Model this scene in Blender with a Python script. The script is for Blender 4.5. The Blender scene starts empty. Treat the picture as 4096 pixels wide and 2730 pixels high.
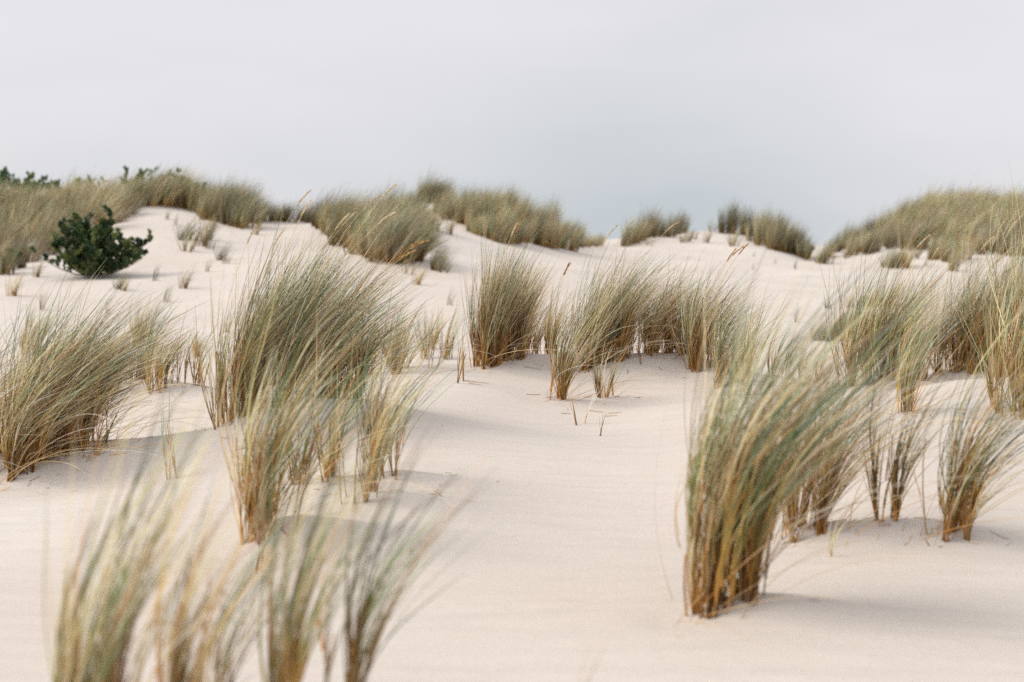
import bpy, math
import numpy as np
R = math.radians
# ------------------------------------------------------------------ camera, sky, sun, exposure
F_PX, CX, CY, HROW, CZ = 5689.0, 2048.0, 1365.0, 1085.0, 1.6
PITCH = math.atan((CY - HROW) / F_PX)
scene = bpy.context.scene
cam_d = bpy.data.cameras.new("camera")
cam_d.lens = 50.0; cam_d.sensor_width = 36.0; cam_d.sensor_fit = 'HORIZONTAL'
cam_d.clip_start = 0.05; cam_d.clip_end = 5000
cam_d.dof.use_dof = True; cam_d.dof.focus_distance = 8.3; cam_d.dof.aperture_fstop = 2.0
cam = bpy.data.objects.new("camera", cam_d); scene.collection.objects.link(cam)
cam.location = (0, 0, CZ); cam.rotation_euler = (R(90) - PITCH, 0, 0)
scene.camera = cam
SUN_EL, SUN_AZ = 42.0, -92.0        # azimuth measured from +Y, clockwise: from the left
world = bpy.data.worlds.new("World"); scene.world = world; world.use_nodes = True
wn, wl = world.node_tree.nodes, world.node_tree.links
wn.clear()
w_out = wn.new("ShaderNodeOutputWorld"); w_bg = wn.new("ShaderNodeBackground")
sky = wn.new("ShaderNodeTexSky"); sky.sky_type = 'NISHITA'; sky.sun_disc = False
sky.sun_elevation = R(SUN_EL); sky.sun_rotation = R(SUN_AZ)
sky.air_density = 1.0; sky.dust_density = 3.0
def wnode(t, **k):
    n = wn.new(t)
    for a, b in k.items(): setattr(n, a, b)
    return n
def wmath(op, a, b=None, clamp=False):
    n = wnode("ShaderNodeMath", operation=op, use_clamp=clamp)
    for i, v in enumerate((a, b)):
        if v is None: continue
        if isinstance(v, (int, float)): n.inputs[i].default_value = v
        else: wl.new(v, n.inputs[i])
    return n.outputs[0]
tc = wnode("ShaderNodeTexCoord"); sep = wnode("ShaderNodeSeparateXYZ")
wl.new(tc.outputs["Generated"], sep.inputs[0])
mp = wnode("ShaderNodeMapping"); mp.inputs["Scale"].default_value = (1.6, 1.6, 5.0); mp.inputs["Location"].default_value = (0.3, 0.0, 0.75)
wl.new(tc.outputs["Generated"], mp.inputs[0])
nz = wnode("ShaderNodeTexNoise"); nz.inputs["Scale"].default_value = 1.3; nz.inputs["Detail"].default_value = 4.0; nz.inputs["Roughness"].default_value = 0.5
wl.new(mp.outputs[0], nz.inputs["Vector"])
# a thinner, bluer band of cloud low over the middle and right of the dunes
bx = wmath('DIVIDE', wmath('SUBTRACT', sep.outputs[0], 0.10), 0.24)
bz = wmath('DIVIDE', wmath('SUBTRACT', sep.outputs[2], 0.025), 0.085)
bd = wmath('ADD', wmath('MULTIPLY', bx, bx), wmath('MULTIPLY', bz, bz))
band = wmath('POWER', 2.718, wmath('MULTIPLY', bd, -1.0))
front = wmath('MAXIMUM', sep.outputs[1], 0.0)
band = wmath('MULTIPLY', band, front)
fac = wmath('ADD', wmath('MULTIPLY', band, 0.95), wmath('MULTIPLY', wmath('SUBTRACT', nz.outputs[0], 0.5), 1.8), clamp=True)
cmix = wnode("ShaderNodeMix", data_type='RGBA')
cmix.inputs[6].default_value = (0.84, 0.822, 0.855, 1); cmix.inputs[7].default_value = (0.59, 0.64, 0.675, 1)
wl.new(fac, cmix.inputs[0])
# an overcast sky is brighter towards the zenith
zen = wmath('ADD', 1.0, wmath('MULTIPLY', wmath('MAXIMUM', wmath('SUBTRACT', sep.outputs[2], 0.24), 0.0), 0.46))
cs = wnode("ShaderNodeVectorMath", operation='SCALE'); wl.new(cmix.outputs[2], cs.inputs[0]); wl.new(zen, cs.inputs[3])
SKY_STRENGTH = 0.1
cs2 = wnode("ShaderNodeVectorMath", operation='SCALE'); wl.new(cs.outputs[0], cs2.inputs[0]); cs2.inputs[3].default_value = 1.0 / SKY_STRENGTH
smix = wnode("ShaderNodeMix", data_type='RGBA'); smix.inputs[0].default_value = 0.93
wl.new(sky.outputs[0], smix.inputs[6]); wl.new(cs2.outputs[0], smix.inputs[7])
wl.new(smix.outputs[2], w_bg.inputs[0]); w_bg.inputs[1].default_value = SKY_STRENGTH
wl.new(w_bg.outputs[0], w_out.inputs[0])
sun_d = bpy.data.lights.new("sun", 'SUN'); sun_d.energy = 2.5; sun_d.angle = R(38); sun_d.color = (1.0, 0.91, 0.79)
sun = bpy.data.objects.new("sun", sun_d); scene.collection.objects.link(sun)
sun.rotation_euler = (R(90 - SUN_EL), 0, R(180 - SUN_AZ))
scene.view_settings.view_transform = 'Standard'; scene.view_settings.look = 'None'
scene.view_settings.exposure = 0.0; scene.view_settings.gamma = 1.0
scene.cycles.use_denoising = False
scene.cycles.max_bounces = 7; scene.cycles.diffuse_bounces = 4; scene.cycles.transmission_bounces = 4
scene.cycles.use_adaptive_sampling = True; scene.cycles.adaptive_threshold = 0.012

# ------------------------------------------------------------------ materials
def mat_new(name):
    m = bpy.data.materials.new(name); m.use_nodes = True
    return m, m.node_tree.nodes, m.node_tree.links
def sand_material():
    m, n, l = mat_new("sand"); b = n["Principled BSDF"]
    tcx = n.new("ShaderNodeTexCoord")
    big = n.new("ShaderNodeTexNoise"); big.inputs["Scale"].default_value = 0.45; big.inputs["Detail"].default_value = 5
    l.new(tcx.outputs["Object"], big.inputs["Vector"])
    r1 = n.new("ShaderNodeValToRGB")
    r1.color_ramp.elements[0].position = 0.32; r1.color_ramp.elements[0].color = (0.59, 0.532, 0.475, 1)
    r1.color_ramp.elements[1].position = 0.68; r1.color_ramp.elements[1].color = (0.645, 0.602, 0.555, 1)
    l.new(big.outputs[0], r1.inputs[0])
    gr = n.new("ShaderNodeTexNoise"); gr.inputs["Scale"].default_value = 170; gr.inputs["Detail"].default_value = 4; gr.inputs["Roughness"].default_value = 0.8
    l.new(tcx.outputs["Object"], gr.inputs["Vector"])
    r2 = n.new("ShaderNodeMapRange"); r2.inputs[1].default_value = 0.3; r2.inputs[2].default_value = 0.7; r2.inputs[3].default_value = 0.86; r2.inputs[4].default_value = 1.1
    l.new(gr.outputs[0], r2.inputs[0])
    mx = n.new("ShaderNodeVectorMath"); mx.operation = 'SCALE'
    l.new(r1.outputs[0], mx.inputs[0]); l.new(r2.outputs[0], mx.inputs[3]); l.new(mx.outputs[0], b.inputs["Base Color"])
    # soft wind ripples, stretched, plus trampled unevenness and grain
    mpp = n.new("ShaderNodeMapping"); mpp.inputs["Scale"].default_value = (1.1, 5.5, 1.0); mpp.inputs["Rotation"].default_value = (0, 0, 0.25)
    l.new(tcx.outputs["Object"], mpp.inputs[0])
    rp = n.new("ShaderNodeTexNoise"); rp.inputs["Scale"].default_value = 1.6; rp.inputs["Detail"].default_value = 6; rp.inputs["Roughness"].default_value = 0.55; rp.inputs["Distortion"].default_value = 0.6
    l.new(mpp.outputs[0], rp.inputs["Vector"])
    bu1 = n.new("ShaderNodeBump"); bu1.inputs["Strength"].default_value = 0.7; bu1.inputs["Distance"].default_value = 0.045
    l.new(rp.outputs[0], bu1.inputs["Height"])
    # trodden, scuffed sand in the valley
    vo = n.new("ShaderNodeTexNoise"); vo.inputs["Scale"].default_value = 2.3; vo.inputs["Detail"].default_value = 5; vo.inputs["Roughness"].default_value = .65
    mv = n.new("ShaderNodeMapping"); mv.inputs["Scale"].default_value = (1.0, .8, 1.0); l.new(tcx.outputs["Object"], mv.inputs[0]); l.new(mv.outputs[0], vo.inputs["Vector"])
    spx = n.new("ShaderNodeSeparateXYZ"); l.new(tcx.outputs["Object"], spx.inputs[0])
    fade = n.new("ShaderNodeMapRange"); fade.inputs[1].default_value = 12; fade.inputs[2].default_value = 20; l.new(spx.outputs[1], fade.inputs[0])
    pw = n.new("ShaderNodeMapRange"); pw.inputs[1].default_value = .52; pw.inputs[2].default_value = .62; l.new(vo.outputs[0], pw.inputs[0])
    mu = n.new("ShaderNodeMath"); mu.operation = 'MULTIPLY'; l.new(pw.outputs[0], mu.inputs[0]); l.new(fade.outputs[0], mu.inputs[1])
    bu3 = n.new("ShaderNodeBump"); bu3.inputs["Strength"].default_value = 0.35; bu3.inputs["Distance"].default_value = 0.03
    l.new(mu.outputs[0], bu3.inputs["Height"]); l.new(bu1.outputs[0], bu3.inputs["Normal"]); bu1 = bu3
    bu2 = n.new("ShaderNodeBump"); bu2.inputs["Strength"].default_value = 0.6; bu2.inputs["Distance"].default_value = 0.003
    l.new(gr.outputs[0], bu2.inputs["Height"]); l.new(bu1.outputs[0], bu2.inputs["Normal"])
    l.new(bu2.outputs[0], b.inputs["Normal"])
    b.inputs["Roughness"].default_value = 0.95; b.inputs["Specular IOR Level"].default_value = 0.15
    return m
def leaf_material(name, trans=0.25, rough=0.55, spec=0.3, vary=0.25, mean=1.0):
    m, n, l = mat_new(name); b = n["Principled BSDF"]; out = n["Material Output"]
    at_ = n.new("ShaderNodeAttribute"); at_.attribute_name = "tint"
    oi = n.new("ShaderNodeObjectInfo")
    mr = n.new("ShaderNodeMapRange"); mr.inputs[3].default_value = mean - vary; mr.inputs[4].default_value = mean + vary
    l.new(oi.outputs["Random"], mr.inputs[0])
    sc = n.new("ShaderNodeVectorMath"); sc.operation = 'SCALE'
    l.new(at_.outputs["Color"], sc.inputs[0]); l.new(mr.outputs[0], sc.inputs[3])
    l.new(sc.outputs[0], b.inputs["Base Color"])
    b.inputs["Roughness"].default_value = rough; b.inputs["Specular IOR Level"].default_value = spec
    tr = n.new("ShaderNodeBsdfTranslucent"); l.new(sc.outputs[0], tr.inputs[0])
    mx = n.new("ShaderNodeMixShader"); mx.inputs[0].default_value = trans
    l.new(b.outputs[0], mx.inputs[1]); l.new(tr.outputs[0], mx.inputs[2]); l.new(mx.outputs[0], out.inputs[0])
    return m
M_SAND = sand_material()
M_BLADE = leaf_material("marram_blade", 0.28, 0.42, 0.5, 0.12)
M_FAR = leaf_material("distant_marram", 0.2, 0.5, 0.35, 0.36, 0.78)
M_STALK = leaf_material("dry_stalk", 0.1, 0.6, 0.2, 0.1)
M_HEAD = leaf_material("seed_head", 0.35, 0.8, 0.1, 0.12)
M_LEAF = leaf_material("shrub_leaf", 0.2, 0.4, 0.45, 0.1)
M_WOOD = leaf_material("twig_bark", 0.0, 0.8, 0.2, 0.1)

# ------------------------------------------------------------------ projection helpers and the dune relief
def ray(px, py):
    u, v = (px - CX) / F_PX, -(py - CY) / F_PX
    return np.array([u, math.cos(PITCH) + v * math.sin(PITCH), -math.sin(PITCH) + v * math.cos(PITCH)])
def at(px, py, D):
    d = ray(px, py); return d * (D / d[1]) + np.array([0, 0, CZ])
P = [  # (photo column, photo row, distance) of sand seen in the photograph
 (-700,2730,3.6),(0,2730,3.6),(1000,2730,3.6),(2048,2730,3.65),(3000,2730,3.6),(4096,2730,3.6),(4800,2730,3.6),
 (2950,2470,4.2),(3700,2450,4.3),(2000,2300,4.8),(1000,2250,5.0),(300,2200,5.3),(4096,2250,5.0),(4700,2200,5.2),(-500,2200,5.3),
 (3220,2160,5.25),(3550,2130,5.3),(3800,2165,5.2),(1100,2150,5.2),(1430,2020,5.7),(1580,1935,6.0),(1300,1938,6.05),
 (2400,1900,6.4),(2700,1800,7.0),(2048,1750,7.2),(60,1935,6.7),(250,1868,6.95),(400,1903,6.8),(700,1913,6.55),(-300,1850,7.0),
 (200,2010,6.2),(520,1990,6.2),
 (600,1750,7.6),(640,1600,8.9),(820,1570,9.1),(300,1585,9.0),(870,1757,7.0),(1000,1700,7.3),(1150,1660,7.6),(1350,1640,7.8),(1250,1800,6.9),
 (1600,1497,9.5),(1450,1490,9.8),(1850,1527,9.0),(1900,1492,9.6),(2120,1428,10.1),(2230,1612,8.7),(2350,1497,9.7),
 (2550,1440,10.0),(2750,1472,9.9),(2920,1560,9.1),(2320,1702,8.0),(2700,1640,8.3),(2000,1600,8.5),
 (2200,1350,14),(2600,1340,14),(1800,1340,13.5),(2400,1250,16.5),(2400,1150,21),(2400,1070,27),(1800,1215,17.5),(1760,1092,20.5),
 (1218,1218,17),(600,1215,17),(100,1250,16),(-500,1250,16),(600,1400,13),(150,1430,12.5),(830,1440,12.5),(1200,1400,13),
 (600,1100,20),(330,1110,20),(60,1180,18),(730,960,24),(560,816,28),(700,824,28.5),(860,868,28.5),(1000,902,28),(1150,895,29),(1280,899,29),
 (1000,1060,21),(1200,1020,23),(100,960,27),(100,870,32),(300,810,34),(500,800,33),(650,800,32),(900,858,31),(-500,850,32),(0,800,36),(450,900,26),
 (1380,960,25),(1465,1018,22),(1530,1060,20.5),(1640,1052,21),(1650,910,26),(1560,880,28),(1720,812,33),(1780,900,30),
 (1900,860,36),(2080,910,37),(2250,962,36),(1860,905,30),(1990,968,29),(2180,988,31),(2330,996,33),(2450,986,36),(1800,1000,24),(2000,1030,25),
 (2500,991,38),(2584,957,40),(2706,934,42),(2840,926,43),(2960,935,42),(3066,988,39),(3176,1023,37),(3258,1054,37),
 (2700,1050,32),(2900,1100,26),(3100,1120,26),(2900,1180,21),
 (3387,1037,37),(3475,1014,37.5),(3602,985,38),(3621,1075,32),(3774,1037,34),(3812,1086,31),(3889,1014,35),(4050,1029,34),
 (3400,1008,40),(3500,958,43),(3600,920,45),(3700,885,46),(3800,858,46),(4096,848,46),(4600,850,46),(3750,950,40),(4000,940,40),
 (3600,1160,24),(3470,1235,19),(4000,1150,22),(3340,1365,14),(4096,1350,13),(4700,1200,18),
 (3400,1547,8.9),(3600,1552,8.7),(3800,1510,8.5),(3985,1502,8.6),(4300,1500,8.6),(4050,1680,7.2),(3640,1662,7.4),(3850,1730,6.9),(3600,1800,6.5),(4300,1850,6.3),
]
Z = [  # hidden hollows and surroundings: (column, distance, height relative to the lens)
 (2150,11.8,-.86),(2600,11.8,-.86),(1600,11.3,-.84),(3600,10.6,-.98),(4000,10.6,-.88),(640,10.6,-.86),(1050,9.5,-.84),
 (700,37,1.0),(1100,35,.3),(1720,39,.6),(2450,50,.0),(2830,52,.2),(3258,46,-.5),(3258,55,-1.5),(4096,60,.8),(0,45,1.2),(1200,50,-.8),(2000,50,-.6),(3600,56,-.2),
]
Wd = [(-9,-2,-1.1),(-3,-2,-1.1),(0,-2,-1.1),(3,-2,-1.1),(9,-2,-1.1),(-2.5,1.5,-1.07),(-.8,1.5,-1.06),(.8,1.5,-1.06),(2.5,1.5,-1.07),
      (-12,8,-.8),(12,8,-.8),(-22,24,.2),(22,22,-.2),(-8,3,-1.0),(8,3,-1.0),(-60,75,-2),(0,80,-2.5),(60,75,-2),(-50,40,.6),(50,40,.8),(-30,12,-.4),(30,12,-.4)]
pts = [at(a, b, d) for a, b, d in P] + [np.array([(a - CX) / F_PX * d, d, z + CZ]) for a, d, z in Z] + [np.array([a, b, c + CZ]) for a, b, c in Wd]
pts = np.array(pts)
def warp(x, y):
    yy = np.maximum(y, -3.0) + 5.0
    return np.stack([x / yy, np.log(yy) * 1.1], -1)
def U(r2): return 0.5 * r2 * np.log(r2 + 1e-12)
cw = warp(pts[:, 0], pts[:, 1]); n_c = len(cw)
K = U(((cw[:, None] - cw[None]) ** 2).sum(-1)); Pm = np.c_[np.ones(n_c), cw]
wts = 1.0
A = np.zeros((n_c + 3, n_c + 3)); A[:n_c, :n_c] = K + np.eye(n_c) * 2e-5; A[:n_c, n_c:] = Pm; A[n_c:, :n_c] = Pm.T
sol = np.linalg.solve(A, np.r_[pts[:, 2], 0, 0, 0])
rng0 = np.random.default_rng(5)
waves = [(2*math.pi/lam, ang, ph, amp) for lam, ang, ph, amp in
         [(rng0.uniform(0.5, 3.2), rng0.uniform(0, 6.28), rng0.uniform(0, 6.28), 1.0) for _ in range(26)]]
bumps = []
def height(x, y):
    x = np.atleast_1d(np.asarray(x, float)); y = np.atleast_1d(np.asarray(y, float)); out = np.empty(x.shape)
    for i in range(0, x.size, 20000):
        xs, ys = x.ravel()[i:i+20000], y.ravel()[i:i+20000]
        w = warp(xs, ys)
        d2 = ((w[:, None] - cw[None]) ** 2).sum(-1)
        z = U(d2) @ sol[:n_c] + sol[n_c] + w @ sol[n_c + 1:]
        rr = np.hypot(xs, ys - 25); t = np.clip((rr - 48) / 55, 0, 1); t = t * t * (3 - 2 * t)
        z = np.clip(z, -4, 6) * (1 - t) + (-2.5 + CZ) * t
        rp = np.zeros_like(xs)
        for k, a, ph, am in waves: rp += np.sin(k * (xs * math.cos(a) + ys * math.sin(a)) + ph) / k
        z += rp * 0.0085 * np.clip(0.35 + np.maximum(ys, 0) / 14, 0, 1.6)
        for bx_, by_, sx_, sy_, h_ in bumps:
            near = (np.abs(xs - bx_) < 5 * sx_) & (np.abs(ys - by_) < 4 * sy_)
            if near.any():
                dx = (xs[near] - bx_); dx = np.where(dx > 0, dx / (sx_ * 2.2), dx / sx_)
                z[near] += h_ * np.exp(-dx ** 2 - ((ys[near] - by_) / sy_) ** 2)
        out.ravel()[i:i+20000] = z
    return out
Dm = np.exp(np.linspace(math.log(1.2), math.log(75), 1600))
def hit(px, py):
    """first point of the sand seen at a photo position"""
    d = ray(px, py); d = d / d[1]
    zz = CZ + d[2] * Dm; g = height(d[0] * Dm, Dm)
    k = np.nonzero(zz < g)[0]
    i = k[0] if len(k) else np.argmin(np.abs(zz - g))
    return d[0] * Dm[i], Dm[i]
def spot(px, py, D=None):
    if D is not None: return (px - CX) / F_PX * D, D
    return hit(px, py)

# ------------------------------------------------------------------ mesh helpers
coll = scene.collection
def tag(o, label=None, category=None, group=None, kind=None):
    if label: o["label"] = label
    if category: o["category"] = category
    if group: o["group"] = group
    if kind: o["kind"] = kind
    return o
def mesh_from(name, V, Fq, C=None, mat=None, smooth=True, tris=False):
    me = bpy.data.meshes.new(name); k = 3 if tris else 4
    me.vertices.add(len(V)); me.vertices.foreach_set("co", np.ascontiguousarray(V, np.float32).ravel())
    nf = len(Fq); me.loops.add(nf * k); me.loops.foreach_set("vertex_index", np.ascontiguousarray(Fq, np.int32).ravel())
    me.polygons.add(nf); me.polygons.foreach_set("loop_start", np.arange(0, nf * k, k, dtype=np.int32))
    me.polygons.foreach_set("loop_total", np.full(nf, k, np.int32))
    if C is not None:
        ca = me.color_attributes.new("tint", 'FLOAT_COLOR', 'POINT')
        ca.data.foreach_set("color", np.c_[C, np.ones(len(C))].astype(np.float32).ravel())
    if mat: me.materials.append(mat)
    me.update(calc_edges=True)
    if smooth: me.polygons.foreach_set("use_smooth", np.ones(nf, bool))
    return me
def link(name, me, parent=None):
    o = bpy.data.objects.new(name, me); coll.objects.link(o)
    if parent: o.parent = parent
    return o
def empty(name, loc):
    o = bpy.data.objects.new(name, None); coll.objects.link(o); o.location = loc; o.empty_display_size = 0.05
    return o
def ribbons(base, d0, L, wind, droop, w0, K, rng, p=0.95, taper=0.62, start=None):
    """base (N,3), d0 (N,3) starting direction, wind (N,3) added along the blade, droop (N,)"""
    N = len(L); s = (np.arange(K) + 0.5) / K
    # upright sheath, a bend low down, then a stiff nearly straight blade whose tip droops
    f = np.clip((s - .04) / .56, 0, 1) ** (p + .25) * .88 + .12 * s
    D = d0[:, None] + wind[:, None] * f[None, :, None]
    D[:, :, 2] -= droop[:, None] * (s ** 3)[None]
    wob = rng.normal(0, 0.05, (N, 1, 3)) * np.sin(s * 5 + rng.uniform(0, 6, (N, 1)))[:, :, None]
    D = D + wob; D /= np.linalg.norm(D, axis=2, keepdims=True)
    Pn = np.concatenate([base[:, None], base[:, None] + np.cumsum(D * (L / K)[:, None, None], 1)], 1)
    Dn = np.concatenate([D[:, :1], D], 1)
    rv = rng.normal(0, 1, (N, 1, 3)); S = np.cross(Dn, rv); S /= np.linalg.norm(S, axis=2, keepdims=True) + 1e-9
    t = np.linspace(0, 1, K + 1); wd = w0[:, None] * np.clip(1 - t, 0, 1)[None] ** taper + 0.0004
    a = Pn - S * wd[:, :, None] / 2; b = Pn + S * wd[:, :, None] / 2
    V = np.stack([a, b], 2).reshape(-1, 3)
    i0 = (np.arange(N) * (K + 1) * 2)[:, None] + (np.arange(K) * 2)[None]
    Fq = np.stack([i0, i0 + 1, i0 + 3, i0 + 2], -1).reshape(-1, 4)
    return V, Fq, t, Pn
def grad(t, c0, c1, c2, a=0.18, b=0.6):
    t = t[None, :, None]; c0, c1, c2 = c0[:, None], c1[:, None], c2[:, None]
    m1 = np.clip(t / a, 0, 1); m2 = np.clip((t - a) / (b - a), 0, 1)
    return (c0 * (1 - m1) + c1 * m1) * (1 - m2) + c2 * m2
OCHRE = np.array([.58, .29, .065]); BROWN = np.array([.17, .08, .03]); STRAW = np.array([.74, .555, .31]); PALE = np.array([.88, .79, .62])
OLIVE = np.array([.33, .28, .07]); GREEN = np.array([.135, .19, .06]); TEAL = np.array([.105, .205, .13]); SAGE = np.array([.43, .48, .31])
def pick(rng, N, cols, pr, j=0.18, u=None, br=None):
    """a colour each; u (0..1) makes neighbours of one culm choose alike, br is their shared brightness"""
    cum = np.cumsum(np.array(pr) / sum(pr)); r = rng.uniform(0, 1, N)
    if u is not None: r = np.where(rng.uniform(0, 1, N) < .7, u, r)
    c = np.array(cols)[np.minimum(np.searchsorted(cum, r), len(cols) - 1)]
    c = c * (1 + rng.normal(0, j, (N, 1))) * (1 + rng.normal(0, .05, (N, 3)))
    if br is not None: c = c * br[:, None]
    return np.clip(c, 0.01, 0.85)
def blade_sets(rng, N, h, rx, ry, wind, green, splay=0.28, K=8, w=0.0036, rot=0.0, ground=None, lowcut=0.45, bundle=5, droop=0.35, sway=0.12, brown=1.0, lift=0.0):
    """culms in the base disc, each with a bundle of blades; returns green and dry sets and the culm bases"""
    nc = max(1, N // bundle)
    r = np.sqrt(rng.uniform(0, 1, nc)); a = rng.uniform(0, 2 * math.pi, nc)
    nclus = max(2, nc // 9); cc = rng.uniform(-1, 1, (nclus, 2)); cc /= np.maximum(1, np.linalg.norm(cc, axis=1, keepdims=True))
    ci = rng.integers(0, nclus, nc); mixk = rng.uniform(0, 1, nc) < 0.8
    ux = np.where(mixk, cc[ci, 0] + rng.normal(0, .09, nc), r * np.cos(a)); uy = np.where(mixk, cc[ci, 1] + rng.normal(0, .09, nc), r * np.sin(a))
    cb = np.stack([ux * rx, uy * ry], -1)
    k = rng.integers(0, nc, N); b = cb[k] + rng.normal(0, 0.004, (N, 2))
    base = np.c_[b, np.zeros(N)]
    if ground is not None: base[:, 2] = ground(b[:, 0], b[:, 1]) - 0.015
    cd = rng.normal(0, splay * .55, (nc, 2)) + np.stack([ux, uy], -1) * splay * .32
    d0 = np.c_[cd[k] * 1.15 + rng.normal(0, splay * .26, (N, 2)), np.ones(N)]
    L = h * np.clip(rng.normal(0.86, 0.2, N), lowcut, 1.18)
    if lift:
        s0 = np.where(rng.uniform(0, 1, N) < .82, rng.uniform(.15, 1, N), .0) * lift * h
        base += np.c_[cd[k] * .8 + np.array([wind * .09, 0])[None], np.ones(N)] * s0[:, None]; L -= s0 * .75
        L = np.maximum(L, .2 * h)
    shorter = np.clip(1 - 0.28 * (ux[k] ** 2 + uy[k] ** 2), .6, 1); L *= shorter
    cwn = rng.normal(1, .28, nc)
    cwn = cwn * (1 + .3 * ux)        # culms on the lee side lie over further
    wv = np.c_[wind * np.clip(cwn[k] + rng.normal(0, .16, N), .12, 2), rng.normal(0, sway, N) * (1 + wind), np.zeros(N)]
    dr = droop * rng.uniform(.2, 1.6, N)
    culm_g = rng.uniform(0, 1, nc) < green
    is_g = np.where(rng.uniform(0, 1, N) < .8, culm_g[k], rng.uniform(0, 1, N) < green)
    cu = rng.uniform(0, 1, nc); cbr = np.clip(np.exp(rng.normal(-.1, .5, nc)), .32, 1.65)
    w0 = w * rng.uniform(.6, 1.25, N)
    out = []
    for sel, kind in ((is_g, 'g'), (~is_g, 'd')):
        n = int(sel.sum())
        if n == 0: out.append(None); continue
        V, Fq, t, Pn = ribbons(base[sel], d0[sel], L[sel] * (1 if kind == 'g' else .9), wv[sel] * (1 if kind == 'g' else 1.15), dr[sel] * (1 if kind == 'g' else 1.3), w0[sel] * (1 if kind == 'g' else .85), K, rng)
        if kind == 'g':
            u_, b_ = cu[k[sel]], cbr[k[sel]]
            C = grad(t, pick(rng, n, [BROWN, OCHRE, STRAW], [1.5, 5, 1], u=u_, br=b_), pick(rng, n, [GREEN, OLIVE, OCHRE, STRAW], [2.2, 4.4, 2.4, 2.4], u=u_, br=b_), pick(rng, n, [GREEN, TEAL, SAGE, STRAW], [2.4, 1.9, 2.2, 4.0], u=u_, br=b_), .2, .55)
        else:
            u_, b_ = cu[k[sel]], cbr[k[sel]]
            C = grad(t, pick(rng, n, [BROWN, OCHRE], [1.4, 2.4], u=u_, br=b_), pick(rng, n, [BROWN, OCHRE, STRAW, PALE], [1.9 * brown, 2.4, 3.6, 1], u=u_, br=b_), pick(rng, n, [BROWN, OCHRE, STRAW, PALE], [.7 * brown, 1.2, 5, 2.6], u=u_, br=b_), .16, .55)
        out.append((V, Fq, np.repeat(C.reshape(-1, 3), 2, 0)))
    return out[0], out[1], cb, cd
def tube_set(Pn, rad, C, sides=3):
    """Pn (N,K,3) centre lines, rad (N,K)"""
    N, Kn, _ = Pn.shape
    T = np.gradient(Pn, axis=1); T /= np.linalg.norm(T, axis=2, keepdims=True) + 1e-9
    ref = np.array([0.3, 0.9, 0.1]); a = np.cross(T, ref); a /= np.linalg.norm(a, axis=2, keepdims=True) + 1e-9; b = np.cross(T, a)
    ang = np.arange(sides) * 2 * math.pi / sides
    V = Pn[:, :, None] + rad[:, :, None, None] * (a[:, :, None] * np.cos(ang)[None, None, :, None] + b[:, :, None] * np.sin(ang)[None, None, :, None])
    idx = np.arange(N * Kn * sides).reshape(N, Kn, sides)
    q = np.stack([idx[:, :-1], np.roll(idx, -1, 2)[:, :-1], np.roll(idx, -1, 2)[:, 1:], idx[:, 1:]], -1).reshape(-1, 4)
    return V.reshape(-1, 3), q, np.repeat(C.reshape(N * Kn, 3), sides, 0)
def culm_tubes(rng, cb, cd, h, wind, ground, rad=0.0024, frac=0.3):
    n = len(cb); Kn = 5; s = np.linspace(0, 1, Kn)
    base = np.c_[cb, ground(cb[:, 0], cb[:, 1]) - 0.02]
    L = h * frac * rng.uniform(.5, 1.4, n)
    D = np.c_[cd * .8, np.ones(n)][:, None] + np.array([wind * .35, 0, 0])[None, None] * (s ** 1.5)[None, :, None]
    D /= np.linalg.norm(D, axis=2, keepdims=True)
    Pn = base[:, None] + np.concatenate([np.zeros((n, 1, 3)), np.cumsum(D[:, 1:] * (L / (Kn - 1))[:, None, None], 1)], 1)
    rd = rad * rng.uniform(.6, 1.3, n)[:, None] * (1 - .45 * s)[None]
    c0 = pick(rng, n, [OCHRE, BROWN, np.array([.42, .22, .08])], [3, 1.5, 2])[:, None] * np.ones((1, Kn, 1))
    band = 1 - .45 * (rng.uniform(0, 1, (n, Kn, 1)) < .22)
    return tube_set(Pn, rd, c0 * band)
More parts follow.
